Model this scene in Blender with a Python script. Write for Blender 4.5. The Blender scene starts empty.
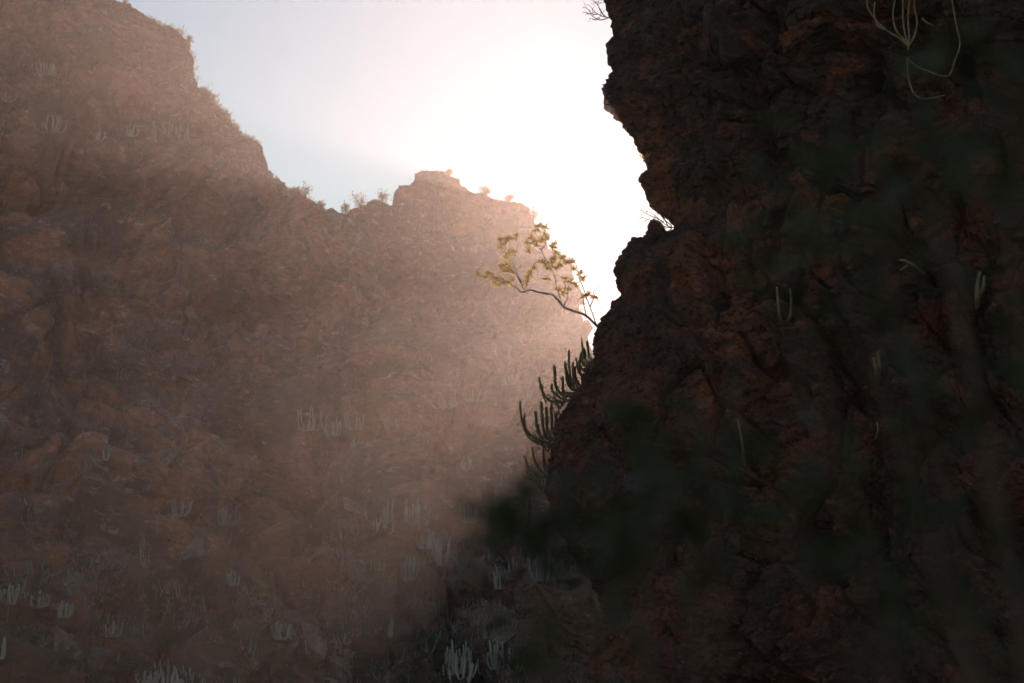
import bpy, math, random
import numpy as np
from mathutils import Vector

random.seed(7)
RNG = np.random.default_rng(11)
SC = bpy.context.scene
COL = SC.collection

# ------------------------------------------------------------------ camera model
W, H = 1024, 683
LENS = 85.0
F = W * LENS / 36.0                      # focal length in pixels
PITCH = math.radians(8.0)
CAM = np.array([0.0, 0.0, 1.6])
CP, SP = math.cos(PITCH), math.sin(PITCH)


def at(u, v, y):
    """world point seen at pixel u,v at world distance y (arrays welcome)"""
    u = np.asarray(u, float); v = np.asarray(v, float); y = np.asarray(y, float)
    dx = (u - 512.0) / F
    dz = (341.5 - v) / F
    yy = CP - dz * SP
    zz = SP + dz * CP
    k = y / yy
    return np.stack(np.broadcast_arrays(CAM[0] + k * dx, CAM[1] + y, CAM[2] + k * zz), -1)


def proj(P):
    d = P - CAM
    depth = d[..., 1] * CP + d[..., 2] * SP
    up = -d[..., 1] * SP + d[..., 2] * CP
    return 512 + F * d[..., 0] / depth, 341.5 - F * up / depth, depth


# ------------------------------------------------------------------ noise (numpy)
def _h(ix, iy, iz, seed):
    h = (ix.astype(np.uint32) * np.uint32(374761393) + iy.astype(np.uint32) * np.uint32(668265263)
         + iz.astype(np.uint32) * np.uint32(2147483647 % 4294967295) + np.uint32((seed * 974634777) & 0xffffffff))
    h ^= iz.astype(np.uint32) * np.uint32(3266489917)
    h = (h ^ (h >> np.uint32(13))) * np.uint32(1274126177)
    h = (h ^ (h >> np.uint32(16))) * np.uint32(2246822519)
    h ^= h >> np.uint32(15)
    return h.astype(np.float64) / 4294967295.0


def vnoise(P, seed):
    i = np.floor(P).astype(np.int64); f = P - i
    f = f * f * f * (f * (f * 6 - 15) + 10)
    r = 0
    for a in (0, 1):
        for b in (0, 1):
            for c in (0, 1):
                w = (f[:, 0] if a else 1 - f[:, 0]) * (f[:, 1] if b else 1 - f[:, 1]) * (f[:, 2] if c else 1 - f[:, 2])
                r = r + w * _h(i[:, 0] + a, i[:, 1] + b, i[:, 2] + c, seed)
    return r * 2 - 1


def fbm(P, seed, octs=4, gain=.5, ridged=False):
    r = 0; a = 1; t = 0
    for o in range(octs):
        n = vnoise(P * (2.03 ** o) + 17.3 * o, seed + o)
        if ridged: n = 1 - 2 * np.abs(n)
        r = r + a * n; t += a; a *= gain
    return r / t


def facets(P, seed, tilt=1.0, off=1.0, crack=0.0):
    """broken rock: every voronoi cell is a tilted plane with its own offset"""
    N = len(P)
    i = np.floor(P).astype(np.int64)
    f1 = np.full(N, 9e9); f2 = np.full(N, 9e9)
    ctr = np.zeros((N, 3)); cell = np.zeros((N, 3), np.int64)
    for a in (-1, 0, 1):
        for b in (-1, 0, 1):
            for c in (-1, 0, 1):
                cx, cy, cz = i[:, 0] + a, i[:, 1] + b, i[:, 2] + c
                q = np.stack([cx + .5 + .9 * (_h(cx, cy, cz, seed) - .5), cy + .5 + .9 * (_h(cx, cy, cz, seed + 1) - .5),
                              cz + .5 + .9 * (_h(cx, cy, cz, seed + 2) - .5)], -1)
                d = ((q - P) ** 2).sum(1)
                near = d < f1
                f2 = np.where(near, f1, np.minimum(f2, d))
                f1 = np.where(near, d, f1)
                ctr[near] = q[near]
                cell[near] = np.stack([cx, cy, cz], -1)[near]
    g = np.stack([_h(cell[:, 0], cell[:, 1], cell[:, 2], seed + 3 + k) * 2 - 1 for k in range(4)], -1)
    e = np.sqrt(f2) - np.sqrt(f1)
    return ((P - ctr) * g[:, :3]).sum(1) * tilt + g[:, 3] * off - crack * np.exp(-(e / .07) ** 2)


def sm(x, a, b):
    t = np.clip((x - a) / (b - a), 0, 1)
    return t * t * (3 - 2 * t)


# ------------------------------------------------------------------ mesh helpers
class MB:
    def __init__(s):
        s.v = []; s.f = []; s.m = []; s.n = 0

    def add(s, v, f, mat=0):
        s.v.append(np.asarray(v, float).reshape(-1, 3))
        for q in f: s.f.append(tuple(int(i) + s.n for i in q))
        s.m += [mat] * len(f)
        s.n += len(s.v[-1])

    def tube(s, pts, rad, sides=6, mat=0, cap=True, flute=0.0):
        pts = np.asarray(pts, float); n = len(pts)
        rad = np.broadcast_to(np.asarray(rad, float), (n,))
        T = np.gradient(pts, axis=0); T /= np.linalg.norm(T, axis=1)[:, None] + 1e-9
        ref = np.array([0.31, .9, .2]); vs = []
        A = np.cross(T, ref); A /= np.linalg.norm(A, axis=1)[:, None] + 1e-9
        B = np.cross(T, A)
        for k in range(sides):
            a = 2 * math.pi * k / sides
            r = rad * (1 - flute * (k % 2))
            vs.append(pts + (A * math.cos(a) + B * math.sin(a)) * r[:, None])
        vs = np.stack(vs, 1).reshape(-1, 3)
        fs = []
        for i in range(n - 1):
            for k in range(sides):
                k2 = (k + 1) % sides
                fs.append((i * sides + k, i * sides + k2, (i + 1) * sides + k2, (i + 1) * sides + k))
        if cap:
            vs = np.vstack([vs, pts[-1:] + T[-1:] * rad[-1] * .8, pts[:1]])
            t = n * sides
            for k in range(sides):
                k2 = (k + 1) % sides
                fs.append(((n - 1) * sides + k, (n - 1) * sides + k2, t))
                fs.append((k2, k, t + 1))
        s.add(vs, fs, mat)

    def leaf(s, base, d, length, width, mat=0, curl=.15):
        d = np.asarray(d, float); d /= np.linalg.norm(d) + 1e-9
        r = RNG.normal(size=3); side = np.cross(d, r); side /= np.linalg.norm(side) + 1e-9
        nn = np.cross(side, d)
        b = np.asarray(base, float)
        c = curl * length
        v = [b, b + d * length * .4 + side * width * .5 + nn * c * .25, b + d * length * .45 - nn * 0.1 * c,
             b + d * length * .4 - side * width * .5 + nn * c * .25,
             b + d * length * .78 + side * width * .33 - nn * c * .35, b + d * length * .78 - side * width * .33 - nn * c * .35,
             b + d * length - nn * c]
        s.add(v, [(0, 1, 2), (0, 2, 3), (1, 4, 6, 2), (2, 6, 5, 3)], mat)

    def build(s, name, mats, parent=None, smooth=True):
        me = bpy.data.meshes.new(name)
        v = np.vstack(s.v)
        me.from_pydata(v.tolist(), [], s.f)
        if not isinstance(mats, (list, tuple)): mats = [mats]
        for m in mats: me.materials.append(m)
        me.polygons.foreach_set('material_index', s.m)
        if smooth: me.polygons.foreach_set('use_smooth', [True] * len(me.polygons))
        me.update()
        o = bpy.data.objects.new(name, me); COL.objects.link(o)
        if parent is not None:
            o.parent = parent
        return o


def grid_object(name, P, mat, smooth=True):
    """P is (rows, cols, 3)"""
    R, C = P.shape[:2]
    idx = np.arange(R * C).reshape(R, C)
    q = np.stack([idx[:-1, :-1], idx[:-1, 1:], idx[1:, 1:], idx[1:, :-1]], -1).reshape(-1, 4)
    me = bpy.data.meshes.new(name)
    me.vertices.add(R * C); me.vertices.foreach_set('co', P.reshape(-1).astype(np.float32))
    me.loops.add(q.size); me.loops.foreach_set('vertex_index', q.reshape(-1).astype(np.int32))
    me.polygons.add(len(q)); me.polygons.foreach_set('loop_start', np.arange(0, q.size, 4, dtype=np.int32))
    me.polygons.foreach_set('use_smooth', np.full(len(q), smooth))
    me.materials.append(mat); me.update(calc_edges=True); me.validate()
    o = bpy.data.objects.new(name, me); COL.objects.link(o)
    return o


def grid_normals(P):
    a = np.gradient(P, axis=0); b = np.gradient(P, axis=1)
    n = np.cross(a, b); n /= np.linalg.norm(n, axis=2)[..., None] + 1e-9
    return n


def tag(o, label=None, cat=None, group=None, kind=None):
    if label: o['label'] = label
    if cat: o['category'] = cat
    if group: o['group'] = group
    if kind: o['kind'] = kind
    return o


def empty(name, loc):
    o = bpy.data.objects.new(name, None); COL.objects.link(o)
    o.location = tuple(float(x) for x in loc); o.empty_display_size = .2
    return o


# ------------------------------------------------------------------ materials
def new_mat(name):
    m = bpy.data.materials.new(name); m.use_nodes = True
    nt = m.node_tree; nt.nodes.clear()
    out = nt.nodes.new('ShaderNodeOutputMaterial')
    return m, nt, out


def N(nt, t, **kw):
    n = nt.nodes.new(t)
    for k, v in kw.items():
        if k in n.inputs: n.inputs[k].default_value = v
        else: setattr(n, k, v)
    return n


def ramp(nt, fac, stops):
    r = nt.nodes.new('ShaderNodeValToRGB'); nt.links.new(fac, r.inputs[0])
    e = r.color_ramp.elements
    while len(e) < len(stops): e.new(.5)
    for i, (p, c) in enumerate(stops):
        e[i].position = p; e[i].color = (*c, 1) if len(c) == 3 else c
    return r.outputs[0]


def mix(nt, fac, a, b, mode='MIX'):
    m = nt.nodes.new('ShaderNodeMix'); m.data_type = 'RGBA'; m.blend_type = mode
    for s, x in ((m.inputs[0], fac), (m.inputs[6], a), (m.inputs[7], b)):
        if hasattr(x, 'is_linked'): nt.links.new(x, s)
        elif isinstance(x, (int, float)): s.default_value = x
        else: s.default_value = (*x, 1)
    return m.outputs[2]


def rock_mat(name, cols, dark, pale, orange, scale=1.0, patch=0.5, bump=0.5, pale_amt=.5, grain=.55, streak=.45, cover=None):
    m, nt, out = new_mat(name)
    tc = nt.nodes.new('ShaderNodeTexCoord').outputs['Object']
    mp = N(nt, 'ShaderNodeMapping'); mp.inputs['Rotation'].default_value = (0.2, .35, .3)
    mp.inputs['Scale'].default_value = (scale, scale, scale * 1.6); nt.links.new(tc, mp.inputs[0]); v = mp.outputs[0]

    def noise(s, det=6, rough=.6, dist=0.0):
        n = N(nt, 'ShaderNodeTexNoise', Scale=s, Detail=det, Roughness=rough, Distortion=dist); nt.links.new(v, n.inputs['Vector']); return n.outputs['Fac']
    big = noise(.12, 5, .62, .8); mid = noise(.55, 6, .65, .4); fine = noise(3.1, 6, .7); grit = noise(14, 4, .7)
    warp = N(nt, 'ShaderNodeMixRGB' if False else 'ShaderNodeVectorMath'); warp.operation = 'ADD'
    nv = N(nt, 'ShaderNodeTexNoise', Scale=1.2, Detail=4); nt.links.new(v, nv.inputs['Vector'])
    nt.links.new(v, warp.inputs[0]); nt.links.new(nv.outputs['Color'], warp.inputs[1])
    vo = N(nt, 'ShaderNodeTexVoronoi', Scale=1.1); nt.links.new(warp.outputs[0], vo.inputs['Vector'])
    bw = nt.nodes.new('ShaderNodeSeparateColor'); nt.links.new(vo.outputs['Color'], bw.inputs[0])
    c = ramp(nt, mid, [(.3, cols[0]), (.5, cols[1]), (.7, cols[2])])
    c = mix(nt, ramp(nt, big, [(.48, (0, 0, 0)), (.53, (patch,) * 3)]), c, dark)
    c = mix(nt, ramp(nt, noise(.3, 6, .7, 1.0), [(.53, (0, 0, 0)), (.59, (.8, .8, .8))]), c, orange)
    c = mix(nt, ramp(nt, bw.outputs[0], [(0, (0, 0, 0)), (1, (.45, .45, .45))]), c, dark)
    c = mix(nt, ramp(nt, noise(1.7, 8, .75, .5), [(.57, (0, 0, 0)), (.66, (pale_amt,) * 3)]), c, pale)
    sp_ = N(nt, 'ShaderNodeMapping'); sp_.inputs['Scale'].default_value = (scale * 1.1, scale * 1.1, scale * .14); nt.links.new(tc, sp_.inputs[0])
    sn = N(nt, 'ShaderNodeTexNoise', Scale=.8, Detail=6, Roughness=.65, Distortion=.3); nt.links.new(sp_.outputs[0], sn.inputs['Vector'])
    c = mix(nt, ramp(nt, sn.outputs['Fac'], [(.48, (0, 0, 0)), (.62, (streak,) * 3)]), c, dark)
    c = mix(nt, grain, c, ramp(nt, fine, [(.3, (.35, .33, .33)), (.5, (1, 1, 1)), (.72, (1.9, 1.8, 1.7))]), 'MULTIPLY')
    c = mix(nt, grain * .8, c, ramp(nt, grit, [(.35, (.5, .5, .5)), (.65, (1.5, 1.5, 1.5))]), 'MULTIPLY')
    if cover:
        sx = nt.nodes.new('ShaderNodeSeparateXYZ'); nt.links.new(tc, sx.inputs[0])
        ma = N(nt, 'ShaderNodeMath', operation='MULTIPLY_ADD'); nt.links.new(sx.outputs[2], ma.inputs[0]); ma.inputs[1].default_value = -.045; nt.links.new(mid, ma.inputs[2])
        mb_ = N(nt, 'ShaderNodeMath', operation='ADD'); nt.links.new(ma.outputs[0], mb_.inputs[0]); nt.links.new(big, mb_.inputs[1])
        c = mix(nt, ramp(nt, mb_.outputs[0], [(.42, (0, 0, 0)), (.92, (.85, .85, .85))]), c, cover)
    b = N(nt, 'ShaderNodeBsdfPrincipled', Roughness=.92); b.inputs['Specular IOR Level'].default_value = .2
    nt.links.new(c, b.inputs['Base Color'])
    v2 = N(nt, 'ShaderNodeTexVoronoi', Scale=3.2); v2.feature = 'F1'; nt.links.new(warp.outputs[0], v2.inputs['Vector'])
    add = N(nt, 'ShaderNodeMath', operation='ADD'); nt.links.new(v2.outputs['Distance'], add.inputs[0]); nt.links.new(fine, add.inputs[1])
    a2 = N(nt, 'ShaderNodeMath', operation='MULTIPLY_ADD'); nt.links.new(grit, a2.inputs[0]); a2.inputs[1].default_value = .35; nt.links.new(add.outputs[0], a2.inputs[2])
    bp = N(nt, 'ShaderNodeBump', Strength=bump, Distance=.25 / scale); nt.links.new(a2.outputs[0], bp.inputs['Height'])
    nt.links.new(bp.outputs[0], b.inputs['Normal']); nt.links.new(b.outputs[0], out.inputs[0])
    return m


def plant_mat(name, c1, c2, scale=3, rough=.6, trans=0.0, tcol=None, spec=.3):
    m, nt, out = new_mat(name)
    tc = nt.nodes.new('ShaderNodeTexCoord').outputs['Object']
    n = N(nt, 'ShaderNodeTexNoise', Scale=scale, Detail=4); nt.links.new(tc, n.inputs['Vector'])
    c = ramp(nt, n.outputs['Fac'], [(.35, c1), (.65, c2)])
    b = N(nt, 'ShaderNodeBsdfPrincipled', Roughness=rough); b.inputs['Specular IOR Level'].default_value = spec
    nt.links.new(c, b.inputs['Base Color'])
    if trans:
        t = N(nt, 'ShaderNodeBsdfTranslucent'); t.inputs[0].default_value = (*(tcol or c2), 1)
        mx = N(nt, 'ShaderNodeMixShader'); mx.inputs[0].default_value = trans
        nt.links.new(b.outputs[0], mx.inputs[1]); nt.links.new(t.outputs[0], mx.inputs[2]); nt.links.new(mx.outputs[0], out.inputs[0])
    else:
        nt.links.new(b.outputs[0], out.inputs[0])
    return m


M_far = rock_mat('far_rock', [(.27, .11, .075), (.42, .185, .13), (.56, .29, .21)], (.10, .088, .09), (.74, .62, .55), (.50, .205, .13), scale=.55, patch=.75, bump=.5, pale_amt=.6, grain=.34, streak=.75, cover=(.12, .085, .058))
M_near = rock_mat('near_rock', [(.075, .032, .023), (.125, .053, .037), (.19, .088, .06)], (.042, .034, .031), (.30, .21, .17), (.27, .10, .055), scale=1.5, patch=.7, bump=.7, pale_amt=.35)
M_ground = rock_mat('stony_soil', [(.10, .06, .045), (.15, .09, .065), (.2, .13, .1)], (.07, .055, .05), (.3, .25, .2), (.2, .11, .07), scale=1.0, patch=.5, bump=.5, pale_amt=.3)
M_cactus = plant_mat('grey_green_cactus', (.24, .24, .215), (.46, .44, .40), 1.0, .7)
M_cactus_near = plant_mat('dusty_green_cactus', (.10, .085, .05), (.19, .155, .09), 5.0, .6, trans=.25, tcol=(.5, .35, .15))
M_bark = plant_mat('brown_bark', (.07, .045, .035), (.13, .09, .07), 12, .85)
M_deadwood = plant_mat('bleached_wood', (.22, .19, .15), (.34, .29, .23), 8, .8)
M_goldleaf = plant_mat('yellow_green_leaf', (.14, .09, .035), (.26, .16, .06), 8, .55, trans=.72, tcol=(1.0, .72, .26))
M_scrub = plant_mat('dry_scrub', (.13, .11, .085), (.30, .25, .20), 1.2, .8, trans=.45, tcol=(.6, .45, .28))
M_darkleaf = plant_mat('dark_green_leaf', (.018, .028, .013), (.038, .052, .024), 9, .5, trans=.15, tcol=(.06, .10, .02), spec=.25)

# ------------------------------------------------------------------ far canyon side
sky = [(-420, -95), (-250, -100), (-120, -85), (0, -70), (60, -38), (100, -16), (118, 0), (130, 3), (140, 8), (150, 14), (160, 22), (172, 28), (182, 33), (188, 40), (193, 50),
       (195, 68), (200, 85), (208, 91), (214, 102), (225, 112), (235, 127), (243, 134), (252, 137), (259, 141), (263, 150), (266, 170), (271, 178),
       (285, 185), (290, 192), (296, 188), (305, 196), (318, 203), (327, 210), (345, 213), (352, 209), (365, 205), (375, 200), (385, 201),
       (391, 205), (393, 191), (398, 183), (410, 180), (413, 171), (421, 168), (443, 169), (450, 173), (460, 176), (468, 187), (476, 193), (482, 189), (488, 191), (495, 197),
       (508, 199), (519, 202), (528, 209), (534, 220), (539, 235), (549, 249), (560, 264), (567, 281), (573, 299), (581, 319), (589, 338), (597, 364), (604, 374), (614, 366), (624, 338), (634, 320), (642, 303), (650, 292), (680, 272), (700, 266), (900, 250), (1250, 230)]  # the unseen stretch behind the near cliff is invented, shaped to cut the sun shaft
sky = np.array(sky, float)
NC, NR = 900, 640
uc = np.concatenate([np.linspace(-420, -12, 90, endpoint=False), np.linspace(-12, 625, NC - 160, endpoint=False), np.linspace(625, 1250, 70)])
vt = np.interp(uc, sky[:, 0], sky[:, 1])
yr = np.interp(uc, [-420, 0, 190, 262, 300, 420, 530, 620, 1250], [150, 164, 168, 168, 151, 151, 150, 144, 136])
t = np.linspace(0, 1, NR)[:, None]
yb = np.interp(uc, [-420, 0, 300, 620, 1250], [80, 86, 92, 88, 80])
v = 800 + (vt - 800) * t
# a slope of ledges: gentle, cliff band, gentle, cliff
g = np.interp(t[:, 0], [0, .25, .38, .5, .62, .70, .84, .9, 1.0], [0, .34, .47, .70, .76, .88, .93, .975, 1.0])[:, None]
wob = fbm(np.stack(np.broadcast_arrays(uc[None, :] / 140, t * 3, 0 * t), -1).reshape(-1, 3), 5, 3).reshape(NR, -1)
gt = np.clip(t + .10 * wob * (4 * t * (1 - t)), 0, 1)
g = np.interp(gt, [0, .25, .38, .5, .62, .70, .84, .9, 1.0], [0, .34, .47, .70, .76, .88, .93, .975, 1.0])
Y = yb + (yr - yb) * g
P = at(uc[None, :] + 0 * t, v, Y)
# the back of the ridge
back = []
for k in range(1, 9):
    b = P[-1].copy(); s = k / 8
    b[:, 1] += 14 * s; b[:, 0] += b[:, 0] * .08 * s
    b[:, 2] = np.maximum(b[:, 2] - (2 * s + 30 * s * s), -2) if k < 8 else -2.0
    back.append(b)
P = np.concatenate([P, np.stack(back)], 0)
nrm = grid_normals(P)
if nrm[NR // 2, NC // 2, 1] > 0: nrm = -nrm
Q = P.reshape(-1, 3)
tt = np.concatenate([t[:, 0], np.full(8, 1.0)])[:, None] * np.ones((1, NC))
edge = ((.05 + .95 * sm(1 - tt, 0.004, .14)) * (1 - .65 * sm(uc, 575, 600) * (1 - sm(1 - tt, .2, .45)))).reshape(-1)  # relief damped at the unseen right crest so it blocks sun as drawn
warp = np.stack([fbm(Q / 9, 31, 3), fbm(Q / 9, 32, 3), fbm(Q / 9, 33, 3)], -1)
d = 4.6 * fbm(Q * [1 / 22, 1 / 22, 1 / 26], 41, 4, ridged=True) * edge
d += 2.4 * facets((Q + warp * 5) * [1 / 7.5, 1 / 9, 1 / 5.5], 51, .9, .65, .45) * edge
d += 1.0 * facets((Q + warp * 2.5) * [1 / 2.6, 1 / 3.2, 1 / 2.2], 61, 1.0, .6, .5) * (.12 + .88 * edge)
d += .28 * facets((Q + warp) * [1 / 1.0, 1 / 1.2, 1 / .8], 71, .9, .5, .2) * (.5 + .5 * edge)
d += .05 * facets(Q * [1 / .38, 1 / .4, 1 / .32], 81, .9, .5, .1)
strat = Q[:, 2] + 3.0 * fbm(Q / [26, 26, 30], 95, 3) + .05 * Q[:, 0]
for per, amp, sd_ in ((6.5, 1.5, 96), (2.3, .55, 97)):
    fr = (strat / per) % 1.0
    saw = np.where(fr < .82, fr / .82, (1 - fr) / .18)
    keep = sm(fbm(Q / [11, 11, 7], sd_, 3), -.25, .15)
    d += 1.25 * amp * (saw - .5) * edge * keep
# gullies running down the face
gul = 1 - np.abs(vnoise(np.stack([Q[:, 0] / 9 + .6 * warp[:, 0] + Q[:, 2] * .03, Q[:, 2] / 60, 0 * Q[:, 0]], -1), 91))
d -= 3.0 * np.clip(gul - .86, 0, 1) / .14 * edge
P = (Q + nrm.reshape(-1, 3) * d[:, None]).reshape(P.shape)
grid_object('canyon_hillside', P, M_far, smooth=False)
bpy.data.objects['canyon_hillside']['kind'] = 'structure'; P_FAR = P
FARP = P[:NR].reshape(-1, 3); FU, FV, FD = proj(FARP)

# ------------------------------------------------------------------ near cliff on the right
edge_px = [(740, -560), (700, -420), (650, -260), (612, -150), (596, -60), (600, -20), (603, 0), (608, 12), (612, 22), (613, 33), (617, 37), (617, 41), (611, 40), (607, 44), (608, 55), (612, 68), (613, 73), (608, 80), (604, 92),
           (606, 104), (612, 109), (618, 117), (624, 122), (630, 134), (635, 142), (641, 150), (645, 158), (649, 166), (648, 172), (641, 175), (639, 180), (643, 188), (648, 199), (656, 206), (664, 214), (671, 221),
           (674, 227), (673, 233), (669, 239), (662, 242), (650, 242), (635, 241), (629, 243), (626, 252), (619, 258), (616, 268), (617, 280), (619, 290), (621, 295), (615, 300), (610, 306), (606, 316), (601, 324), (596, 332),
           (594, 342), (593, 348), (595, 357), (589, 364), (583, 375), (580, 386), (573, 394), (568, 404), (560, 414), (556, 426), (556, 440), (551, 452), (547, 470), (546, 492), (551, 512), (560, 530), (568, 545), (575, 560),
           (588, 578), (599, 596), (603, 612), (597, 635), (590, 660), (588, 700), (580, 760), (560, 860)]
e = np.array(edge_px, float)
seg = np.concatenate([[0], np.cumsum(np.hypot(*np.diff(e, axis=0).T))])
NQ = 760
wgt = np.interp(seg, [0, np.interp(-30, e[:, 1], seg), seg[-1]], [0, 60, 60 + seg[-1] - np.interp(-30, e[:, 1], seg)])
wd = np.linspace(0, wgt[-1], NQ)
qa = np.interp(wd, wgt, seg)
eu = np.interp(qa, seg, e[:, 0]); ev = np.interp(qa, seg, e[:, 1])
mean_u = np.interp(ev, [-560, -100, 683, 860], [700, 625, 600, 580])
# the edge's relief fades into the wall's own relief away from the edge
NF, NB = 620, 90
a = np.concatenate([-np.linspace(1, 0, NB, endpoint=False) ** 1.5, np.linspace(0, 1, NF) ** 1.25])
vu = np.linspace(-560, 860, NQ); vu = np.interp(np.linspace(0, 1, NQ), [0, .08, 1], [-560, -60, 860])
ye0 = np.interp(ev, [-560, 200, 260, 500, 860], [46, 42.5, 40.5, 39, 37])
rows = []
E3 = at(eu, ev, ye0)
for k, s in enumerate(a):
    if s >= 0:
        w = s * 12.5
        f = sm(w, .9, 5.0)
        z_uv = at(mean_u, vu, ye0)
        base = E3 * (1 - f) + z_uv * f
        R = .7
        yo = -R * math.sqrt(max(0, 1 - (1 - min(w / 1.3, 1)) ** 2)) - .75 * w
        lean = -(1 - sm(vu, 100, 760)) * 0 - 4.5 * sm(vu, 420, 860) * sm(w, .6, 6)
        p = base.copy(); p[:, 0] += w; p[:, 1] += yo + lean
    else:
        w = -s * 22
        p = E3.copy()
        yo = 1.6 * math.sqrt(max(0, 1 - (1 - min(w / 2.0, 1)) ** 2)) + .5 * w
        p[:, 0] += w * .75 + .1 * w; p[:, 1] += yo
    rows.append(p)
P = np.stack(rows, 1)
for k in range(18):                        # close the top
    f = 1 - k / 18
    c = P[18].mean(0) + [0, 2, 3]
    P[k] = P[k] * (1 - f) + c * f if k else c
nrm = grid_normals(P)
if nrm[NQ // 2, NB + 300, 1] > 0: nrm = -nrm
Q = P.reshape(-1, 3)
dist = np.abs(np.where(a >= 0, a * 12.5, a * 22))[None, :] * np.ones((NQ, 1))
big = (.0 + 1.0 * sm(dist, .5, 4.0)).reshape(-1)
medw = (.08 + .92 * sm(dist, .3, 2.6)).reshape(-1)
warp = np.stack([fbm(Q / 2.5, 131, 3), fbm(Q / 2.5, 132, 3), fbm(Q / 2.5, 133, 3)], -1)
rot = Q.copy(); rot[:, 0] = Q[:, 0] * .85 + Q[:, 2] * .5; rot[:, 2] = -Q[:, 0] * .5 + Q[:, 2] * .85
d = 1.1 * fbm(rot * [1 / 4.0, 1 / 5, 1 / 7], 141, 4, ridged=True) * big
d += .85 * facets((rot + warp * 1.2) * [1 / 1.9, 1 / 2.4, 1 / 3.4], 151, .95, .65, .5) * big
d += .34 * facets((rot + warp * .8) * [1 / .8, 1 / 1.0, 1 / 1.1], 161, 1.0, .55, .5) * medw
d += .12 * facets((Q + warp * .3) * [1 / .34, 1 / .34, 1 / .27], 171, .9, .5, .2) * (.25 + .75 * medw)
d += .045 * facets(Q * [1 / .13, 1 / .13, 1 / .11], 181, .9, .5, .1)
strat = Q[:, 2] * .9 - Q[:, 0] * .35 + .9 * fbm(Q / 5, 191, 3)
for per, amp, sd_ in ((2.1, .42, 192), (.7, .16, 193)):
    fr = (strat / per) % 1.0
    saw = np.where(fr < .8, fr / .8, (1 - fr) / .2)
    d += amp * (saw - .5) * big * sm(fbm(Q / 2.6, sd_, 3), -.2, .15)
# the deep cracks and overhangs one can trace in the wall
pu, pv, _ = proj(Q)


def stroke(pts, width, amt):
    pts = np.array(pts, float); best = np.full(len(Q), 9e9)
    for p0, p1 in zip(pts[:-1], pts[1:]):
        dd = p1 - p0; k = np.clip(((pu - p0[0]) * dd[0] + (pv - p0[1]) * dd[1]) / (dd @ dd), 0, 1)
        best = np.minimum(best, np.hypot(pu - p0[0] - k * dd[0], pv - p0[1] - k * dd[1]))
    return amt * np.exp(-(best / width) ** 2)


front = (a >= 0)[None, :] * np.ones((NQ, 1)); front = front.reshape(-1)
mk = 0
mk = mk + stroke([(640, 62), (700, 66), (750, 74)], 9, -.7)
mk = mk + stroke([(772, 20), (768, 90), (772, 150)], 9, -.9)
mk = mk + stroke([(735, 30), (742, 80), (728, 130), (708, 175)], 15, .55)
mk = mk + stroke([(752, 120), (745, 190)], 9, .35)
mk = mk + stroke([(715, 190), (700, 240), (720, 300)], 9, -.6)
mk = mk + stroke([(640, 25), (700, 15)], 16, .35)
mk = mk + stroke([(640, 270), (700, 262), (720, 300)], 16, .35)
mk = mk + stroke([(800, 60), (850, 30), (900, 60)], 18, .5)
mk = mk + stroke([(955, 560), (945, 640)], 10, -.6)
mk = mk + stroke([(600, 640), (650, 560), (690, 500)], 12, -.5)
d += mk * front * (.2 + .8 * medw)
P = (Q + nrm.reshape(-1, 3) * d[:, None]).reshape(P.shape)
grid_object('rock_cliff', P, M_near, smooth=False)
bpy.data.objects['rock_cliff']['kind'] = 'structure'
NEARP = P[:, NB - 6:].reshape(-1, 3); NU, NV, ND = proj(NEARP)


def on_far(u, v):
    c = (FU - u) ** 2 + (FV - v) ** 2          # the surface one sees there, not the one hidden behind it
    k = np.where(c < 9)[0]
    return FARP[k[np.argmin(FD[k])]] if len(k) else FARP[np.argmin(c)]


def on_near(u, v):
    m = (NU - u) ** 2 + (NV - v) ** 2
    k = np.where(m < 9)[0]
    return NEARP[k[np.argmin(ND[k])]] if len(k) else NEARP[np.argmin(m)]


# ------------------------------------------------------------------ ground under it all
gx = np.linspace(-150, 150, 260); gy = np.linspace(-14, 186, 200)
G = np.stack(np.broadcast_arrays(gx[None, :], gy[:, None], 0.0), -1).copy()
gq = G.reshape(-1, 3)
G[..., 2] = (.35 * fbm(gq / 6, 201, 4)).reshape(G.shape[:2]) - .15
g_o = grid_object('ground', G, M_ground); g_o['kind'] = 'structure'

# ------------------------------------------------------------------ plants
def bez(p0, p1, p2, n=8):
    s = np.linspace(0, 1, n)[:, None]
    return (1 - s) ** 2 * p0 + 2 * s * (1 - s) * p1 + s ** 2 * p2


def stem_curve(rng, spread, height, lean=0.0):
    an = rng.uniform(0, 2 * math.pi); r = spread * math.sqrt(rng.uniform(.02, 1))
    o = np.array([math.cos(an) * r, math.sin(an) * r * .7, 0])
    h = height * rng.uniform(.55, 1.0) * (1 - .25 * r / (spread + 1e-6))
    h *= 1.15
    lean += rng.normal() * .07; p0 = o * .45; p1 = o * 1.05 + [0, 0, -h * .02]; p2 = o * 1.0 + [lean * h, 0, h]
    return bez(p0, p1, p2, 7) + rng.normal(size=(7, 3)) * .012


FAR_GROUP = 'pale cactus clumps on the far canyon side'


def far_cactus(u, v, wpx, hpx, n, label, seed, flat=False, name='cactus_clump'):
    rng = np.random.default_rng(seed)
    p = on_far(u, v); dep = (p[1]) / F
    sp = wpx * dep * .55; h = hpx * dep
    o = empty(name, p - [0, .35, .1]); n = int(n * 1.4); tag(o, label, 'cactus', FAR_GROUP)
    for k in range(n):
        c = stem_curve(rng, sp, h, rng.uniform(-.06, .06)); mb = MB()
        mb.tube(c, np.linspace(.05, .036, 7) * rng.uniform(.75, 1.25), 5); mb.build('stem', M_cactus, o)
    return o


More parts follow.
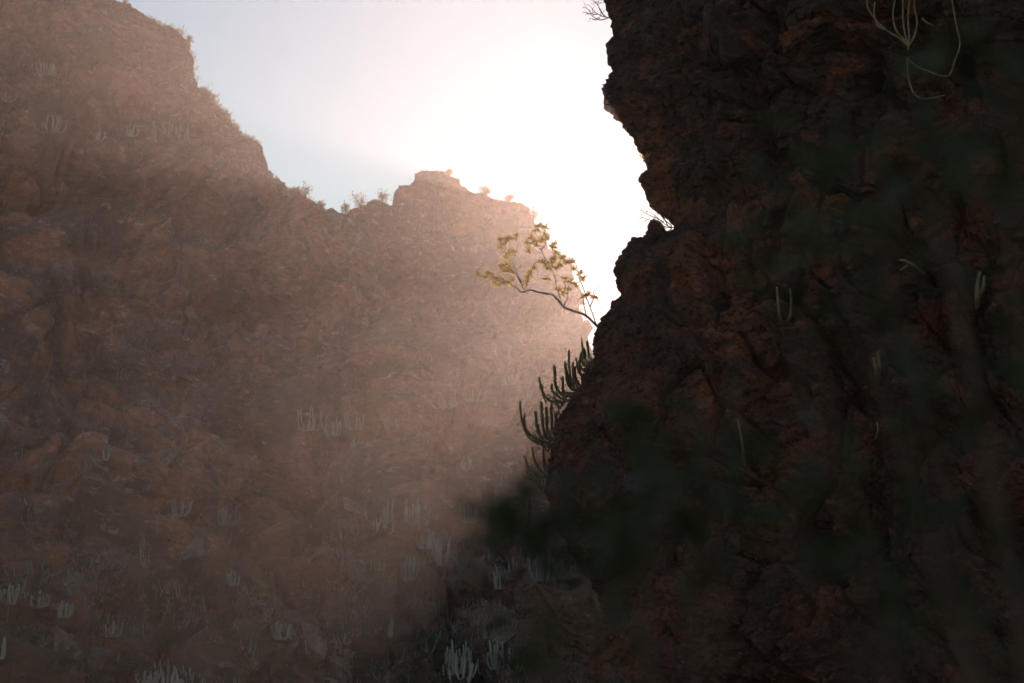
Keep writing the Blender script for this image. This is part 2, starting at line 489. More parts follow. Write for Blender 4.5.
def far_colony(u, v, wpx, hpx, n, label, seed):
    """one wide clump whose stems stand on the slope they grow from"""
    rng = np.random.default_rng(seed); p0 = on_far(u, v); dep = p0[1] / F
    o = empty('cactus_clump', p0); tag(o, label, 'cactus', FAR_GROUP)
    for k in range(n):
        du = rng.uniform(-.5, .5) * wpx; dv = rng.normal() * 4
        q = on_far(u + du, v + dv) - p0
        c = stem_curve(rng, rng.uniform(.1, .5), hpx * dep * (1 - abs(du) / wpx * .7) * rng.uniform(.6, 1.1))
        mb = MB(); mb.tube(c + q + [0, -.35, -.1], np.linspace(.048, .034, 7) * rng.uniform(.75, 1.25), 5); mb.build('stem', M_cactus, o)


cl = [
    (45, 74, 30, 15, 13, 'pale cactus clump highest on the upper left rock face'),
    (11, 104, 18, 11, 7, 'small faint cactus clump at the left edge beneath the highest clump'),
    (52, 134, 34, 18, 15, 'broad pale cactus clump on the ledge under the highest clump, upper left'),
    (97, 140, 24, 14, 8, 'thin faint cactus clump right of the broad ledge clump, upper left'),
    (172, 134, 38, 18, 15, 'wide greyish cactus clump below the golden shrubs of the left skyline'),
    (134, 136, 18, 14, 6, 'few-stemmed cactus left of the wide greyish clump, upper left'),
    (105, 462, 28, 16, 9, 'pale cactus clump at the top of the big reddish outcrop, lower left'),
    (182, 516, 28, 26, 10, 'tall candelabra cactus with upright stems right of the reddish outcrop'),
    (226, 526, 24, 22, 7, 'open bowl-shaped cactus with widely spread stems, lower left slope'),
    (180, 551, 26, 20, 10, 'dense cactus directly below the tall candelabra one, lower left'),
    (236, 583, 14, 16, 5, 'slim few-stemmed cactus on the slope below the bowl-shaped one'),
    (217, 610, 22, 22, 6, 'sparse upright cactus standing below the slim few-stemmed one'),
    (14, 600, 18, 20, 6, 'upright cactus near the left edge, left end of the long pale row'),
    (36, 606, 34, 18, 14, 'long pale cactus clump spread over the slope by the left edge'),
    (62, 614, 26, 16, 9, 'cactus clump stepping downslope at the right end of the long pale row'),
    (112, 634, 28, 16, 10, 'low cactus clump in front of the dark slope, bottom left'),
    (4, 655, 12, 24, 5, 'tall thin-stemmed cactus cut by the left edge near the bottom corner'),
    (60, 645, 12, 20, 4, 'single group of thin upright cactus stems, bottom left'),
    (168, 686, 46, 26, 60, 'large dense pale cactus mound cut by the bottom edge, left side'),
    (280, 636, 26, 18, 8, 'scattered thin cactus stems low on the dark slope left of centre'),
    (310, 652, 14, 14, 5, 'small curved cactus low on the slope beside the scattered thin stems'),
    (312, 428, 24, 24, 8, 'tall thin-stemmed cactus in the middle of the far slope'),
    (331, 432, 20, 20, 6, 'U-shaped cactus right of the tall thin-stemmed one, mid slope'),
    (356, 428, 22, 18, 6, 'round bowl-shaped cactus at the right of the mid-slope trio'),
    (352, 450, 10, 16, 3, 'small two-pronged cactus below the mid-slope trio'),
    (400, 522, 52, 30, 52, 'largest pale grey cactus thicket on the slope at centre left'),
    (372, 532, 20, 22, 8, 'cactus clump at the lower left foot of the largest thicket'),
    (439, 564, 16, 34, 7, 'tall narrow cactus of straight stems below the largest thicket'),
    (404, 580, 26, 26, 7, 'branching cactus with curved arms left of the tall narrow one'),
    (424, 546, 20, 20, 8, 'cactus clump at the lower right foot of the largest thicket'),
    (470, 519, 26, 22, 12, 'dense pale cactus right of the largest thicket'),
    (463, 470, 14, 14, 5, 'short thick cactus upslope from the dense pale one'),
    (392, 632, 12, 20, 4, 'cactus of two long curved stems low at centre left'),
    (365, 664, 18, 16, 6, 'thin cactus near the bottom edge left of the bottom thicket'),
    (408, 676, 26, 20, 10, 'small spreading cactus clump at the bottom edge left of the bottom thicket'),
    (462, 672, 40, 34, 46, 'big pale cactus thicket at the bottom edge near the centre'),
    (494, 668, 26, 28, 10, 'leaning cactus stems at the right end of the bottom thicket'),
    (517, 578, 22, 26, 9, 'pale cactus between the blurred leaves and the canyon slope, centre'),
    (543, 578, 26, 32, 13, 'tall pale cactus clump close to the foot of the dark cliff'),
    (566, 574, 20, 22, 8, 'short cactus clump touching the outline of the dark cliff foot'),
    (494, 588, 14, 20, 4, 'thin curved cactus left of the tall pale clump by the cliff foot'),
    (446, 404, 28, 12, 9, 'faint hazy cactus clump at the left of the sunlit haze'),
    (478, 400, 24, 12, 9, 'faint cactus clump in the middle of the bright haze'),
    (510, 384, 22, 16, 8, 'faint tall cactus clump in the bright haze left of the cliff cactus'),
]
for i, (u, v_, w_, h_, n_, lab) in enumerate(cl):
    if w_ >= 36: far_colony(u, v_, w_, h_, n_, lab, 500 + i)
    else: far_cactus(u, v_, w_, h_, n_, lab, 500 + i)


def shrub(u, v, wpx, hpx, label, seed, surf=on_far, name='ridge_shrub', dens=60, leafy=True, mats=None, group='shrubs along the skyline of the far ridge', leaf=(.10, .04), tilt=0, twig=.018, off=0.0):
    rng = np.random.default_rng(seed)
    p = surf(u, v); dep = p[1] / F; wd_, h = wpx * dep, hpx * dep
    root = empty(name, p - [0, .25, .05]); tag(root, label, 'shrub', group)
    br = MB(); fo = MB(); tips = []
    for k in range(max(4, dens // 9)):
        an = rng.uniform(0, 6.28); r = wd_ * .5 * math.sqrt(rng.uniform(.05, 1))
        e2 = np.array([math.cos(an) * r + tilt * h, math.sin(an) * r * .8, h * rng.uniform(.55, 1)])
        c = bez(np.zeros(3), e2 * [.35, .35, .55] + rng.normal(size=3) * .05 * h, e2, 6)
        br.tube(c, np.linspace(twig * 1.6, twig * .5, 6), 4)
        tips.append(c[-1]); tips.append(c[3])
        for j in range(2):
            s0 = c[rng.integers(2, 5)]; e3 = s0 + rng.normal(size=3) * [.22, .2, .12] * h + [0, 0, .2 * h]
            c2 = bez(s0, (s0 + e3) / 2 + rng.normal(size=3) * .04 * h, e3, 4); br.tube(c2, np.linspace(twig, twig * .4, 4), 4); tips.append(e3)
    br.build('branches', mats[0] if mats else M_bark, root)
    if leafy:
        for tpt in tips:
            for j in range(max(3, dens // (8 if surf is not on_far else 4))):
                b = tpt * (1 if surf is not on_far else rng.uniform(.25, 1.05)) + rng.normal(size=3) * (.09 if surf is not on_far else .15) * h
                fo.leaf(b, rng.normal(size=3) + [0, 0, .5], leaf[0] * rng.uniform(.6, 1.4), leaf[1])
        fo.build('foliage', mats[1] if mats else M_scrub, root)
    return root


sh = [
    (126, 5, 12, 7, 'low dark shrub where the left skyline meets the top edge'),
    (191, 41, 8, 9, 'tiny lone shrub on the shoulder of the left skyline'),
    (192, 80, 12, 18, 'golden sunlit shrub hanging on the steep left skyline'),
    (201, 94, 12, 10, 'pale gold shrub just below the golden hanging shrub'),
    (215, 104, 10, 10, 'small spiky plant on the stepped part of the left skyline'),
    (229, 121, 12, 13, 'sunlit shrub at the foot of the steep left skyline'),
    (239, 133, 10, 9, 'little pale shrub left of the blunt rock shoulder'),
    (246, 172, 22, 13, 'wide golden shrub under the blunt rock shoulder'),
    (258, 174, 14, 12, 'rounded golden shrub at the right of the wide golden one'),
    (272, 182, 11, 11, 'airy shrub in the corner where the left wall meets the ridge'),
    (308, 198, 22, 20, 'largest open shrub of the ridge, right of the wall corner'),
    (323, 207, 10, 9, 'small shrub at the lowest dip of the ridge, left one'),
    (346, 212, 12, 12, 'thin shrub at the lowest dip of the ridge, right one'),
    (362, 206, 26, 19, 'broad airy shrub on the ridge left of the block-shaped summit'),
    (381, 203, 20, 15, 'twiggy shrub touching the left foot of the block-shaped summit'),
    (449, 173, 8, 7, 'tiny tuft on the block-shaped summit'),
    (489, 194, 14, 9, 'low shrub on the ridge right of the summit'),
    (506, 200, 12, 7, 'flat tuft halfway along the ridge right of the summit'),
    (532, 219, 12, 13, 'bright shrub at the right end of the ridge'),
    (540, 236, 10, 11, 'glowing shrub on the drop below the right end of the ridge'),
    (578, 300, 16, 12, 'glowing shrub low in the gap beside the dark cliff'),
    (560, 352, 22, 12, 'sunlit shrub on the far slope behind the cliff cactus'),
    (540, 360, 18, 9, 'pale sunlit shrub left of the one behind the cliff cactus'),
    (520, 372, 16, 8, 'small bright shrub in the haze on the far slope'),
]
for i, (u, v_, w_, h_, lab) in enumerate(sh):
    shrub(u, v_, w_, h_, lab, 900 + i, dens=44, leaf=(.17, .055), twig=.016,
          group='shrubs along the skyline of the far ridge' if i < 21 else 'sunlit shrubs on the far slope')

# ---- low scrub and loose stones nobody could count
mb = MB(); rng = np.random.default_rng(77)
sel = rng.choice(len(FARP), 9000, replace=False)
sel = sel[(FU[sel] > -30) & (FU[sel] < 640) & (FV[sel] < 720)]
clump = fbm(FARP[sel] / 7, 301, 3)
sel = sel[clump + rng.normal(size=len(sel)) * .25 > .02][:2600]
tv = []; tf = []
n0 = 0
for s in sel:
    p = FARP[s]; h = rng.uniform(.12, .4)
    for k in range(9):
        dd = rng.normal(size=3) * [.45, .4, .25] + [0, -.1, .8]; dd /= np.linalg.norm(dd)
        b = p + rng.normal(size=3) * [.22, .15, .05]
        tip = b + dd * h * rng.uniform(.5, 1.1); si = np.array([.012, 0, 0.004])
        mid = (b + tip) / 2 + rng.normal(size=3) * .04
        tv += [b - si, b + si, mid + si, tip, mid - si]; tf.append((n0, n0 + 1, n0 + 2, n0 + 3, n0 + 4)); n0 += 5
mb.add(tv, tf)
o = mb.build('undergrowth', M_scrub, smooth=False)
tag(o, 'thin dry scrub and grass tufts scattered over the far canyon slope', 'undergrowth', kind='stuff')


M_olive = plant_mat('olive_bush', (.05, .055, .03), (.11, .105, .06), 1.5, .8, trans=.3, tcol=(.2, .18, .07))
M_straw = plant_mat('pale_stalk', (.20, .19, .16), (.38, .35, .30), .8, .8)
mb = MB(); rng = np.random.default_rng(78)
sel = rng.choice(len(FARP), 16000, replace=False)
sel = sel[(FU[sel] > -30) & (FU[sel] < 630) & (FV[sel] < 720) & (FV[sel] > 420)]
ok = fbm(FARP[sel] / 6, 305, 3) + (FV[sel] - 600) / 420 + rng.normal(size=len(sel)) * .12 > .12
sel = sel[ok][:620]
tv = []; tf = []; n0 = 0
for s in sel:
    p = FARP[s]; h = rng.uniform(.25, .8)
    for k in range(46):
        c = p + rng.normal(size=3) * [.45, .4, .32] * h + [0, -.1, .35 * h]
        a1 = rng.normal(size=3) * .07; a2 = rng.normal(size=3) * .05
        tv += [c - a1, c - a2, c + a1, c + a2]; tf.append((n0, n0 + 1, n0 + 2, n0 + 3)); n0 += 4
mb.add(tv, tf); o = mb.build('shrubbery', M_olive, smooth=False)
tag(o, 'dark olive bushes and ground cover over the foot of the far slope', 'shrubbery', kind='stuff')
mb = MB()
sel = rng.choice(len(FARP), 30000, replace=False)
sel = sel[(FU[sel] > -20) & (FU[sel] < 625) & (FV[sel] < 715)]
ok = fbm(FARP[sel] / 5, 307, 3) + np.clip((FV[sel] - 520) / 500, -.45, .25) + .22 * ((FU[sel] > 340) & (FV[sel] > 480)) + rng.normal(size=len(sel)) * .06 > .22
sel = sel[ok][:1400]
for s in sel:
    p = FARP[s] + [0, -.15, -.05]; h = rng.lognormal(-.75, .4)
    for k in range(rng.integers(2, 6)):
        o_ = rng.normal(size=3) * [.22, .1, 0]
        c = bez(p + o_ * .6, p + o_ * 1.2 + [0, 0, .1 * h], p + o_ * 1.2 + [rng.normal() * .08, 0, h * rng.uniform(.6, 1)], 4)
        mb.tube(c, [.021, .021, .018, .012], 3)
o = mb.build('dry_stalks', M_straw, smooth=False)
tag(o, 'thin pale stalks standing in loose drifts over the far slope', 'stalks', kind='stuff')
# an irregular fringe along the skyline
mb = MB(); rng = np.random.default_rng(79)
top = P_FAR[NR - 8:NR + 1].reshape(-1, 3); tu, tv_, _ = proj(top)
sel = np.where((tu > 100) & (tu < 605) & ((tu < 388) | (tu > 472)))[0]; cl_ = fbm(top[sel] / 5, 311, 3); sel = sel[cl_ > .0]; sel = rng.choice(sel, 700)
for s in sel:
    p = top[s]; h = rng.lognormal(-1.7, .5)
    for k in range(7):
        dd = rng.normal(size=3) * [.6, .4, .3] + [0, 0, .9]; dd /= np.linalg.norm(dd)
        mb.leaf(p + rng.normal(size=3) * [.15, .1, .03], dd, h * rng.uniform(.5, 1.2), .05)
o = mb.build('grass', M_scrub, smooth=False)
tag(o, 'dry grass and twigs fringing the far skyline', 'grass', kind='stuff')


def stones(surfP, U, V, box, count, size, name, label, mat, seed):
    rng = np.random.default_rng(seed); mb = MB()
    sel = np.where((U > box[0]) & (U < box[2]) & (V > box[1]) & (V < box[3]))[0]
    sel = rng.choice(sel, min(len(sel), count * 3), replace=False)
    cl_ = fbm(surfP[sel] / (12 * size), seed, 3)
    sel = sel[cl_ > .0][:count]
    ico = [(0, 0, 1), (.89, 0, .45), (.28, .85, .45), (-.72, .53, .45), (-.72, -.53, .45), (.28, -.85, .45), (.72, .53, -.45), (-.28, .85, -.45), (-.89, 0, -.45), (-.28, -.85, -.45), (.72, -.53, -.45), (0, 0, -1)]
    ico = np.array(ico)
    fs = [(0, 1, 2), (0, 2, 3), (0, 3, 4), (0, 4, 5), (0, 5, 1), (1, 6, 2), (2, 7, 3), (3, 8, 4), (4, 9, 5), (5, 10, 1), (6, 7, 2), (7, 8, 3), (8, 9, 4), (9, 10, 5), (10, 6, 1), (11, 7, 6), (11, 8, 7), (11, 9, 8), (11, 10, 9), (11, 6, 10)]
    for s in sel:
        r = size * rng.lognormal(0, .55)
        v_ = ico * rng.uniform(.5, 1.2, (12, 1)) * r * [1.2, 1, .7]
        an = rng.uniform(0, 6.28); ca, sa = math.cos(an), math.sin(an)
        v_ = v_ @ np.array([[ca, 0, sa], [0, 1, 0], [-sa, 0, ca]])
        mb.add(v_ + surfP[s], fs)
    o = mb.build(name, mat, smooth=False); tag(o, label, 'rubble', kind='stuff')


M_stone = rock_mat('loose_stone', [(.16, .10, .08), (.28, .20, .17), (.38, .29, .25)], (.09, .08, .08), (.5, .42, .38), (.3, .16, .1), scale=1, patch=.4, bump=.3)
stones(FARP, FU, FV, (-20, 215, 630, 700), 1500, .22, 'rubble', 'pale loose stones lying on the ledges of the far slope', M_stone, 611)
stones(NEARP, NU, NV, (590, 400, 1040, 700), 700, .05, 'rubble', 'small loose stones caught on the lower face of the dark cliff', M_near, 613)

# ---- boulder on the ledge of the near cliff
bp_ = at(656.5, 231, 40.9)
n = 26
th = np.linspace(0, math.pi, n)[:, None]; ph = np.linspace(0, 2 * math.pi, 2 * n + 1)[None, :]
S = np.stack(np.broadcast_arrays(np.sin(th) * np.cos(ph), np.sin(th) * np.sin(ph), np.cos(th)), -1)
q = S.reshape(-1, 3); r = 1 + .16 * facets(q * 1.3 + 4, 401, .9, .5, .1) + .05 * facets(q * 4 + 9, 402, .9, .5, .1)
# a wedge shape: leaning top, broad foot
B = q * r[:, None] * [.155, .18, .185]; B[:, 0] *= 1 + .25 * (B[:, 2] < 0); B[:, 0] -= B[:, 2] * .15
o = grid_object('boulder', B.reshape(S.shape), M_near); o.location = bp_.tolist()
tag(o, 'small dark boulder balanced in the notch of the near cliff outline', 'boulder')

# ---- leafy tree leaning out of the cliff edge
TD = 41.0
tb = at(602, 331, TD)
root = empty('leaning_tree', tb); tag(root, 'small leaning tree with golden backlit leaves growing out of the dark cliff edge', 'tree')


def tp(u, v, dy=0.0): return at(u, v, TD + dy) - tb


def smooth_path(pts, n=5):
    pts = np.array(pts); out = []
    P_ = np.vstack([2 * pts[0] - pts[1], pts, 2 * pts[-1] - pts[-2]])
    for i in range(1, len(P_) - 2):
        for s in np.linspace(0, 1, n, endpoint=False):
            a0, a1, a2, a3 = P_[i - 1:i + 3]
            out.append(.5 * ((2 * a1) + (-a0 + a2) * s + (2 * a0 - 5 * a1 + 4 * a2 - a3) * s * s + (-a0 + 3 * a1 - 3 * a2 + a3) * s ** 3))
    out.append(pts[-1]); return np.array(out)


def limb(pl, r0, r1, name):
    c = smooth_path([tp(*p) for p in pl]); mb = MB(); mb.tube(c, np.linspace(r0, r1, len(c)), 6); return mb.build(name, M_bark, root)


limb([(606, 334, 0), (597, 326, 0), (585, 315, -.1), (573, 311, -.2), (564, 307, -.2), (557, 299, -.3), (552, 294.5, -.35), (545, 293.5, -.4), (538, 292, -.4), (530, 290, -.5), (524, 292, -.5), (519, 291, -.5)], .024, .013, 'trunk')
LB = [
    [(520, 291, -.5), (515, 287, -.6), (509, 283, -.6), (503, 279.5, -.7), (494, 277, -.8), (486, 276, -.9), (478, 275, -1.0)],
    [(524, 290, -.5), (520, 280, -.4), (516, 270, -.3), (512, 261, -.3), (507, 254, -.3), (505, 247, -.2)],
    [(521, 283, -.4), (516, 274, -.5), (510, 269, -.6), (505, 266, -.6), (500, 263, -.7)],
    [(509, 283, -.6), (501, 282, -.4), (493, 278, -.3), (486, 282, -.3)],
    [(526, 290, -.5), (527, 282, -.7), (531, 272, -.7), (534, 264, -.8), (540, 261, -.8), (545, 263, -.7)],
    [(562, 306, -.2), (560, 297, 0), (557, 288, .1), (555, 278, .1), (551, 268, .2), (550, 258, .2)],
    [(597, 327, 0), (592, 312, .2), (587, 299, .3), (583, 287, .3), (579, 277, .4), (576, 265, .4), (572, 257, .4)],
    [(587, 318, 0), (584, 306, .1), (583, 297, .1), (580, 290, .1)],
    [(552, 268, .2), (545, 258, .4), (541, 250, .5), (536, 243, .5), (532, 238, .5)],
    [(541, 250, .5), (546, 243, .6), (544, 236, .6)],
    [(564, 306, -.2), (568, 296, -.3), (566, 287, -.3), (563, 280, -.3)],
    [(590, 307, .2), (594, 297, .3), (594, 291, .3), (599, 286, .3)],
]
for L in LB: limb(L, .011, .004, 'branch')
clus = [(479, 275), (484, 278), (490, 275), (493, 281), (497, 285), (488, 273), (500, 277), (505, 284), (500, 266), (503, 270), (509, 281), (513, 280), (509, 269), (507, 265), (513, 272), (506, 256), (511, 253), (515, 251),
        (500, 248), (505, 243), (511, 238), (516, 237), (509, 237), (502, 239), (531, 238), (529, 242), (535, 243), (541, 240), (545, 233), (536, 231), (548, 239), (528, 249), (553, 245),
        (551, 249), (553, 257), (558, 254), (555, 260), (562, 259), (550, 263), (566, 262), (560, 266), (571, 260), (545, 265), (540, 262), (534, 268), (530, 273), (527, 278), (525, 282), (549, 270), (555, 268), (564, 279), (571, 281),
        (573, 283), (569, 288), (558, 290), (563, 293), (579, 275), (583, 280), (590, 294), (595, 298), (585, 297), (548, 279), (539, 226), (545, 228), (534, 247), (574, 268)]
rng = np.random.default_rng(5)
for (u, v_) in clus:
    mb = MB(); c = tp(u + rng.normal() * .8, v_ + rng.normal() * .8, rng.uniform(-.5, .45))
    for j in range(22):
        dd = rng.normal(size=3) * [1, 1, .8] + [0, 0, .15]
        mb.leaf(c, dd, rng.uniform(.055, .12), .03)
    mb.build('leaf_rosette', M_goldleaf, root)

# ---- other twigs on the near cliff
def twig_shrub(base_px, dep, lines, label, r, leaves, seed):
    b = at(base_px[0], base_px[1], dep); root = empty('cliff_shrub', b); tag(root, label, 'shrub', 'small shrubs on the cliff outline')
    rg = np.random.default_rng(seed); fo = MB()
    for ln in lines:
        dd = rg.uniform(-.25, .25)
        c = smooth_path([at(p[0], p[1], dep + dd * i / len(ln)) - b for i, p in enumerate(ln)], 4)
        mb = MB(); mb.tube(c, np.linspace(r, r * .4, len(c)), 5)
        for k in range(4):
            q0 = c[rg.integers(len(c) // 3, len(c))]; q1 = q0 + rg.normal(size=3) * [.08, .06, .06]
            mb.tube(bez(q0, (q0 + q1) / 2 + rg.normal(size=3) * .02, q1, 4), np.linspace(r * .5, r * .3, 4), 4)
            for m in range(leaves): fo.leaf(q1 + rg.normal(size=3) * .02, rg.normal(size=3), .04, .018)
        mb.build('branch', M_bark, root)
    if leaves: fo.build('foliage', M_goldleaf, root)


twig_shrub((610, 16), 42.4, [
    [(610, 18), (602, 16), (595, 12), (590, 6), (586, 4)], [(608, 18), (600, 20), (594, 17), (588, 13), (582, 12)], [(604, 16), (600, 9), (596, 3), (590, -1)],
    [(606, 17), (601, 12), (598, 4), (600, -4)], [(600, 18), (595, 20), (590, 18)], [(598, 14), (592, 14), (588, 9), (583, 7)]],
    'bare dark twiggy shrub sticking out at the top of the cliff outline', .010, 0, 31)
twig_shrub((676, 226), 42.2, [
    [(678, 228), (668, 226), (660, 220), (653, 214), (646, 211)], [(672, 226), (664, 219), (656, 209), (650, 205)], [(672, 228), (663, 226), (655, 222), (648, 219), (641, 217)],
    [(668, 226), (662, 214), (660, 207)], [(664, 222), (656, 218), (647, 214), (640, 210)], [(672, 228), (668, 232), (664, 236)]],
    'pinkish backlit twig shrub growing in the notch above the boulder', .011, 3, 32)
shrub(648, 166, 8, 9, 'tiny tuft on the jutting lip of the cliff outline', 33, surf=lambda u, v: at(648, 166, 42.3), name='cliff_shrub', dens=40, leafy=True, mats=[M_bark, M_goldleaf], group='small shrubs on the cliff outline', leaf=(.05, .02), tilt=-.3, twig=.008)

# ---- candelabra cacti on the cliff edge (every stem a part)
def edge_cactus(base_px, stems, dep, label, r=.055, mat=None, group='cacti on the near cliff', name='candelabra_cactus', cat='cactus'):
    b = at(base_px[0], base_px[1], dep); root = empty(name, b); tag(root, label, cat, group)
    extra = []
    for st in stems[:-1]:                      # young stems between the grown ones
        q_ = st[len(st) // 2]; hh = random.uniform(9, 17); w_ = random.uniform(-5, 5)
        extra.append([(q_[0] + 5 + w_, q_[1] + 6), (q_[0] + 2 + w_, q_[1] + 1), (q_[0] + w_ + 1, q_[1] - hh * .5), (q_[0] + w_ + random.uniform(-1, 2), q_[1] - hh)])
    for st in list(stems) + extra[::2]:
        young = st in extra; dy = random.uniform(-.5, .3)
        c = smooth_path([at(p[0], p[1], dep + dy * (i / max(1, len(st) - 1))) - b for i, p in enumerate(st)], 4)
        mb = MB(); rr = r * random.uniform(.85, 1.15) * (.6 if young else .9)
        rad = np.full(len(c), rr); rad[0] *= .75; rad[-1] *= .72
        mb.tube(c, rad, 8, flute=.22); mb.build('stem', mat or M_cactus_near, root)


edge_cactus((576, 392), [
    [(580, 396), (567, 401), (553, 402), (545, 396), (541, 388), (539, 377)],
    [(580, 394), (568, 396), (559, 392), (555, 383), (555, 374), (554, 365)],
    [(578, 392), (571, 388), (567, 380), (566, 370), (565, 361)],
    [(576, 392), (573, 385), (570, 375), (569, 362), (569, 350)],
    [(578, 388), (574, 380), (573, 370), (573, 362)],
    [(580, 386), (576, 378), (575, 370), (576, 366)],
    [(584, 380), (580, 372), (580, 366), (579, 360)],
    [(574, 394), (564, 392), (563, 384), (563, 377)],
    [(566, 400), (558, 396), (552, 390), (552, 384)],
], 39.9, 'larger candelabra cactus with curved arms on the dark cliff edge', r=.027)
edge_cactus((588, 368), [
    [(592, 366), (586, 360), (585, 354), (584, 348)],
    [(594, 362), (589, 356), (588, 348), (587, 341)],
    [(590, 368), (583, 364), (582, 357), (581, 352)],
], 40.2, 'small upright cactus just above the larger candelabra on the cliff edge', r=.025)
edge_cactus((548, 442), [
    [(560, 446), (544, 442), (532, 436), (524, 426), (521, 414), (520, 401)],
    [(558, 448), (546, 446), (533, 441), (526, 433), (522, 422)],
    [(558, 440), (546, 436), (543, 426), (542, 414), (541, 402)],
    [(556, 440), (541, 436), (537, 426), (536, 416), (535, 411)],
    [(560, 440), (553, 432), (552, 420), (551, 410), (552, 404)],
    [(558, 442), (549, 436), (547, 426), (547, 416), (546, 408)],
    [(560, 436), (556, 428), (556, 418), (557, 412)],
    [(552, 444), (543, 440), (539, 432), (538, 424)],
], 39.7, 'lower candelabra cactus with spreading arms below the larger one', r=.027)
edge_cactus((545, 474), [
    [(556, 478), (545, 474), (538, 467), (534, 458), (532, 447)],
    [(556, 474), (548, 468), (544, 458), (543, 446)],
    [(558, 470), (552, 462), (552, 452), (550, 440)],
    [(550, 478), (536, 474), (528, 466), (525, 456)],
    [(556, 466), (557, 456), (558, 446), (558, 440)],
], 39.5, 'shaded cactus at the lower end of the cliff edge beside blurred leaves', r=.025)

for bp2, sz, lb_, sd2 in (((560, 408), (26, 15), 'dry brush around the foot of the larger candelabra cactus', 61), ((548, 450), (30, 20), 'dry brush around the foot of the lower spreading cactus', 62),
                          ((542, 488), (26, 22), 'dry brush hanging on the edge below the lowest cliff cactus', 63), ((589, 371), (14, 12), 'small dry tuft beside the upright cactus on the cliff edge', 64)):
    shrub(bp2[0], bp2[1], sz[0], sz[1], lb_, sd2, surf=lambda u, v: at(u, v, 39.1), name='dry_shrub', dens=70, mats=[M_bark, M_scrub], group='dry brush on the cliff edge', leaf=(.05, .014), tilt=-.3, twig=.006)


def wall_plant(px, lines, label, r, name='dead_branch', cat='dead branch', mat=None, dep_off=.35, part='stem'):
    p = on_near(*px); dep = p[1] - dep_off; b = at(px[0], px[1], p[1])
    root = empty(name, b); tag(root, label, cat, 'stems and dry branches on the near cliff face')
    for ln in lines:
        pts = [at(q_[0], q_[1], (p[1] + .05) if i == 0 and dep_off < 1 else dep) - b for i, q_ in enumerate(ln)]
        c = smooth_path(pts, 4); mb = MB(); mb.tube(c, np.linspace(r, r * .6, len(c)), 6); mb.build(part, mat or M_deadwood, root)


M_palestem = plant_mat('pale_green_stem', (.12, .105, .065), (.24, .205, .135), 9, .7)
wall_plant((785, 326), [[(784, 326), (780, 318), (778, 302), (777, 287)], [(785, 326), (790, 316), (791, 302), (790, 289)]], 'pair of slim upright cactus stems in the middle of the dark cliff', .03, 'slim_cactus', 'cactus', M_palestem)
wall_plant((744, 467), [[(744, 467), (743, 450), (741, 436), (738, 420)]], 'single slim leaning cactus stem low on the dark cliff', .028, 'slim_cactus', 'cactus', M_palestem)
wall_plant((879, 382), [[(879, 382), (876, 370), (874, 358)], [(878, 380), (879, 366), (878, 352)]], 'short pale cactus stub right of centre on the dark cliff', .04, 'slim_cactus', 'cactus', M_palestem)
wall_plant((925, 275), [[(925, 275), (916, 267), (906, 261), (900, 260)], [(914, 266), (907, 266), (901, 270)]], 'bleached forked dead branch lying against the dark cliff', .025, part='twig')
wall_plant((978, 308), [[(978, 308), (977, 295), (978, 280), (980, 272)], [(978, 300), (983, 288), (984, 276)]], 'grey withered cactus stem near the right edge', .04, 'slim_cactus', 'cactus', M_deadwood)
wall_plant((876, 440), [[(876, 440), (878, 430), (877, 422)]], 'tiny pale stem below the short cactus stub', .022, part='twig')
wall_plant((908, 46), [
    [(908, 46), (899, 38), (886, 30), (876, 20), (868, 8), (866, -4)],
    [(908, 46), (905, 34), (903, 20), (903, 6), (902, -8)],
    [(909, 46), (915, 34), (917, 20), (914, 6), (916, -8)],
    [(908, 50), (909, 36), (908, 18), (910, -6)],
    [(906, 42), (896, 30), (893, 14), (896, -6)],
    [(907, 58), (908, 74), (912, 90), (920, 98), (932, 98), (945, 95)],
    [(907, 58), (916, 66), (930, 72), (948, 76), (955, 60), (960, 44), (956, 24), (952, 0)],
    [(886, 30), (878, 26), (874, 14), (875, 2)],
    [(922, 18), (926, 22), (934, 26)],
], 'big tangled dry cactus with looping pale stems at the top of the dark cliff', .018, 'tangled_cactus', 'cactus', M_palestem, dep_off=2.2)

# ------------------------------------------------------------------ out-of-focus shrubs close to the camera
def near_shrub(base, clusters, label, seed, leaf_len=.062):
    rng = np.random.default_rng(seed)
    root = empty('leafy_shrub', base); tag(root, label, 'shrub', 'dark shrubs close to the camera')
    fo = MB()
    for (u, v, y, spread, cnt) in clusters:
        y *= 1.5; spread *= 1.45; cnt = int(cnt * (1.0 if base[0] < .5 else .8))
        c = at(u, v, y); e_ = c - base
        mid = np.array([e_[0] * .45, e_[1] * .8, e_[2] * .75]) + rng.normal(size=3) * .04
        cv = bez(np.zeros(3), mid, e_, 12); mb = MB(); mb.tube(cv, np.linspace(.006, .002, 12), 6); mb.build('branch', M_bark, root)
        for k in range(cnt):
            q_ = e_ + rng.normal(size=3) * spread * [1, .8, .75]
            j = rng.integers(9, 12)
            fo.leaf(q_, rng.normal(size=3) + [0, 0, .2], leaf_len * rng.uniform(.6, 1.2), leaf_len * .36)
    fo.build('foliage', M_darkleaf, root)


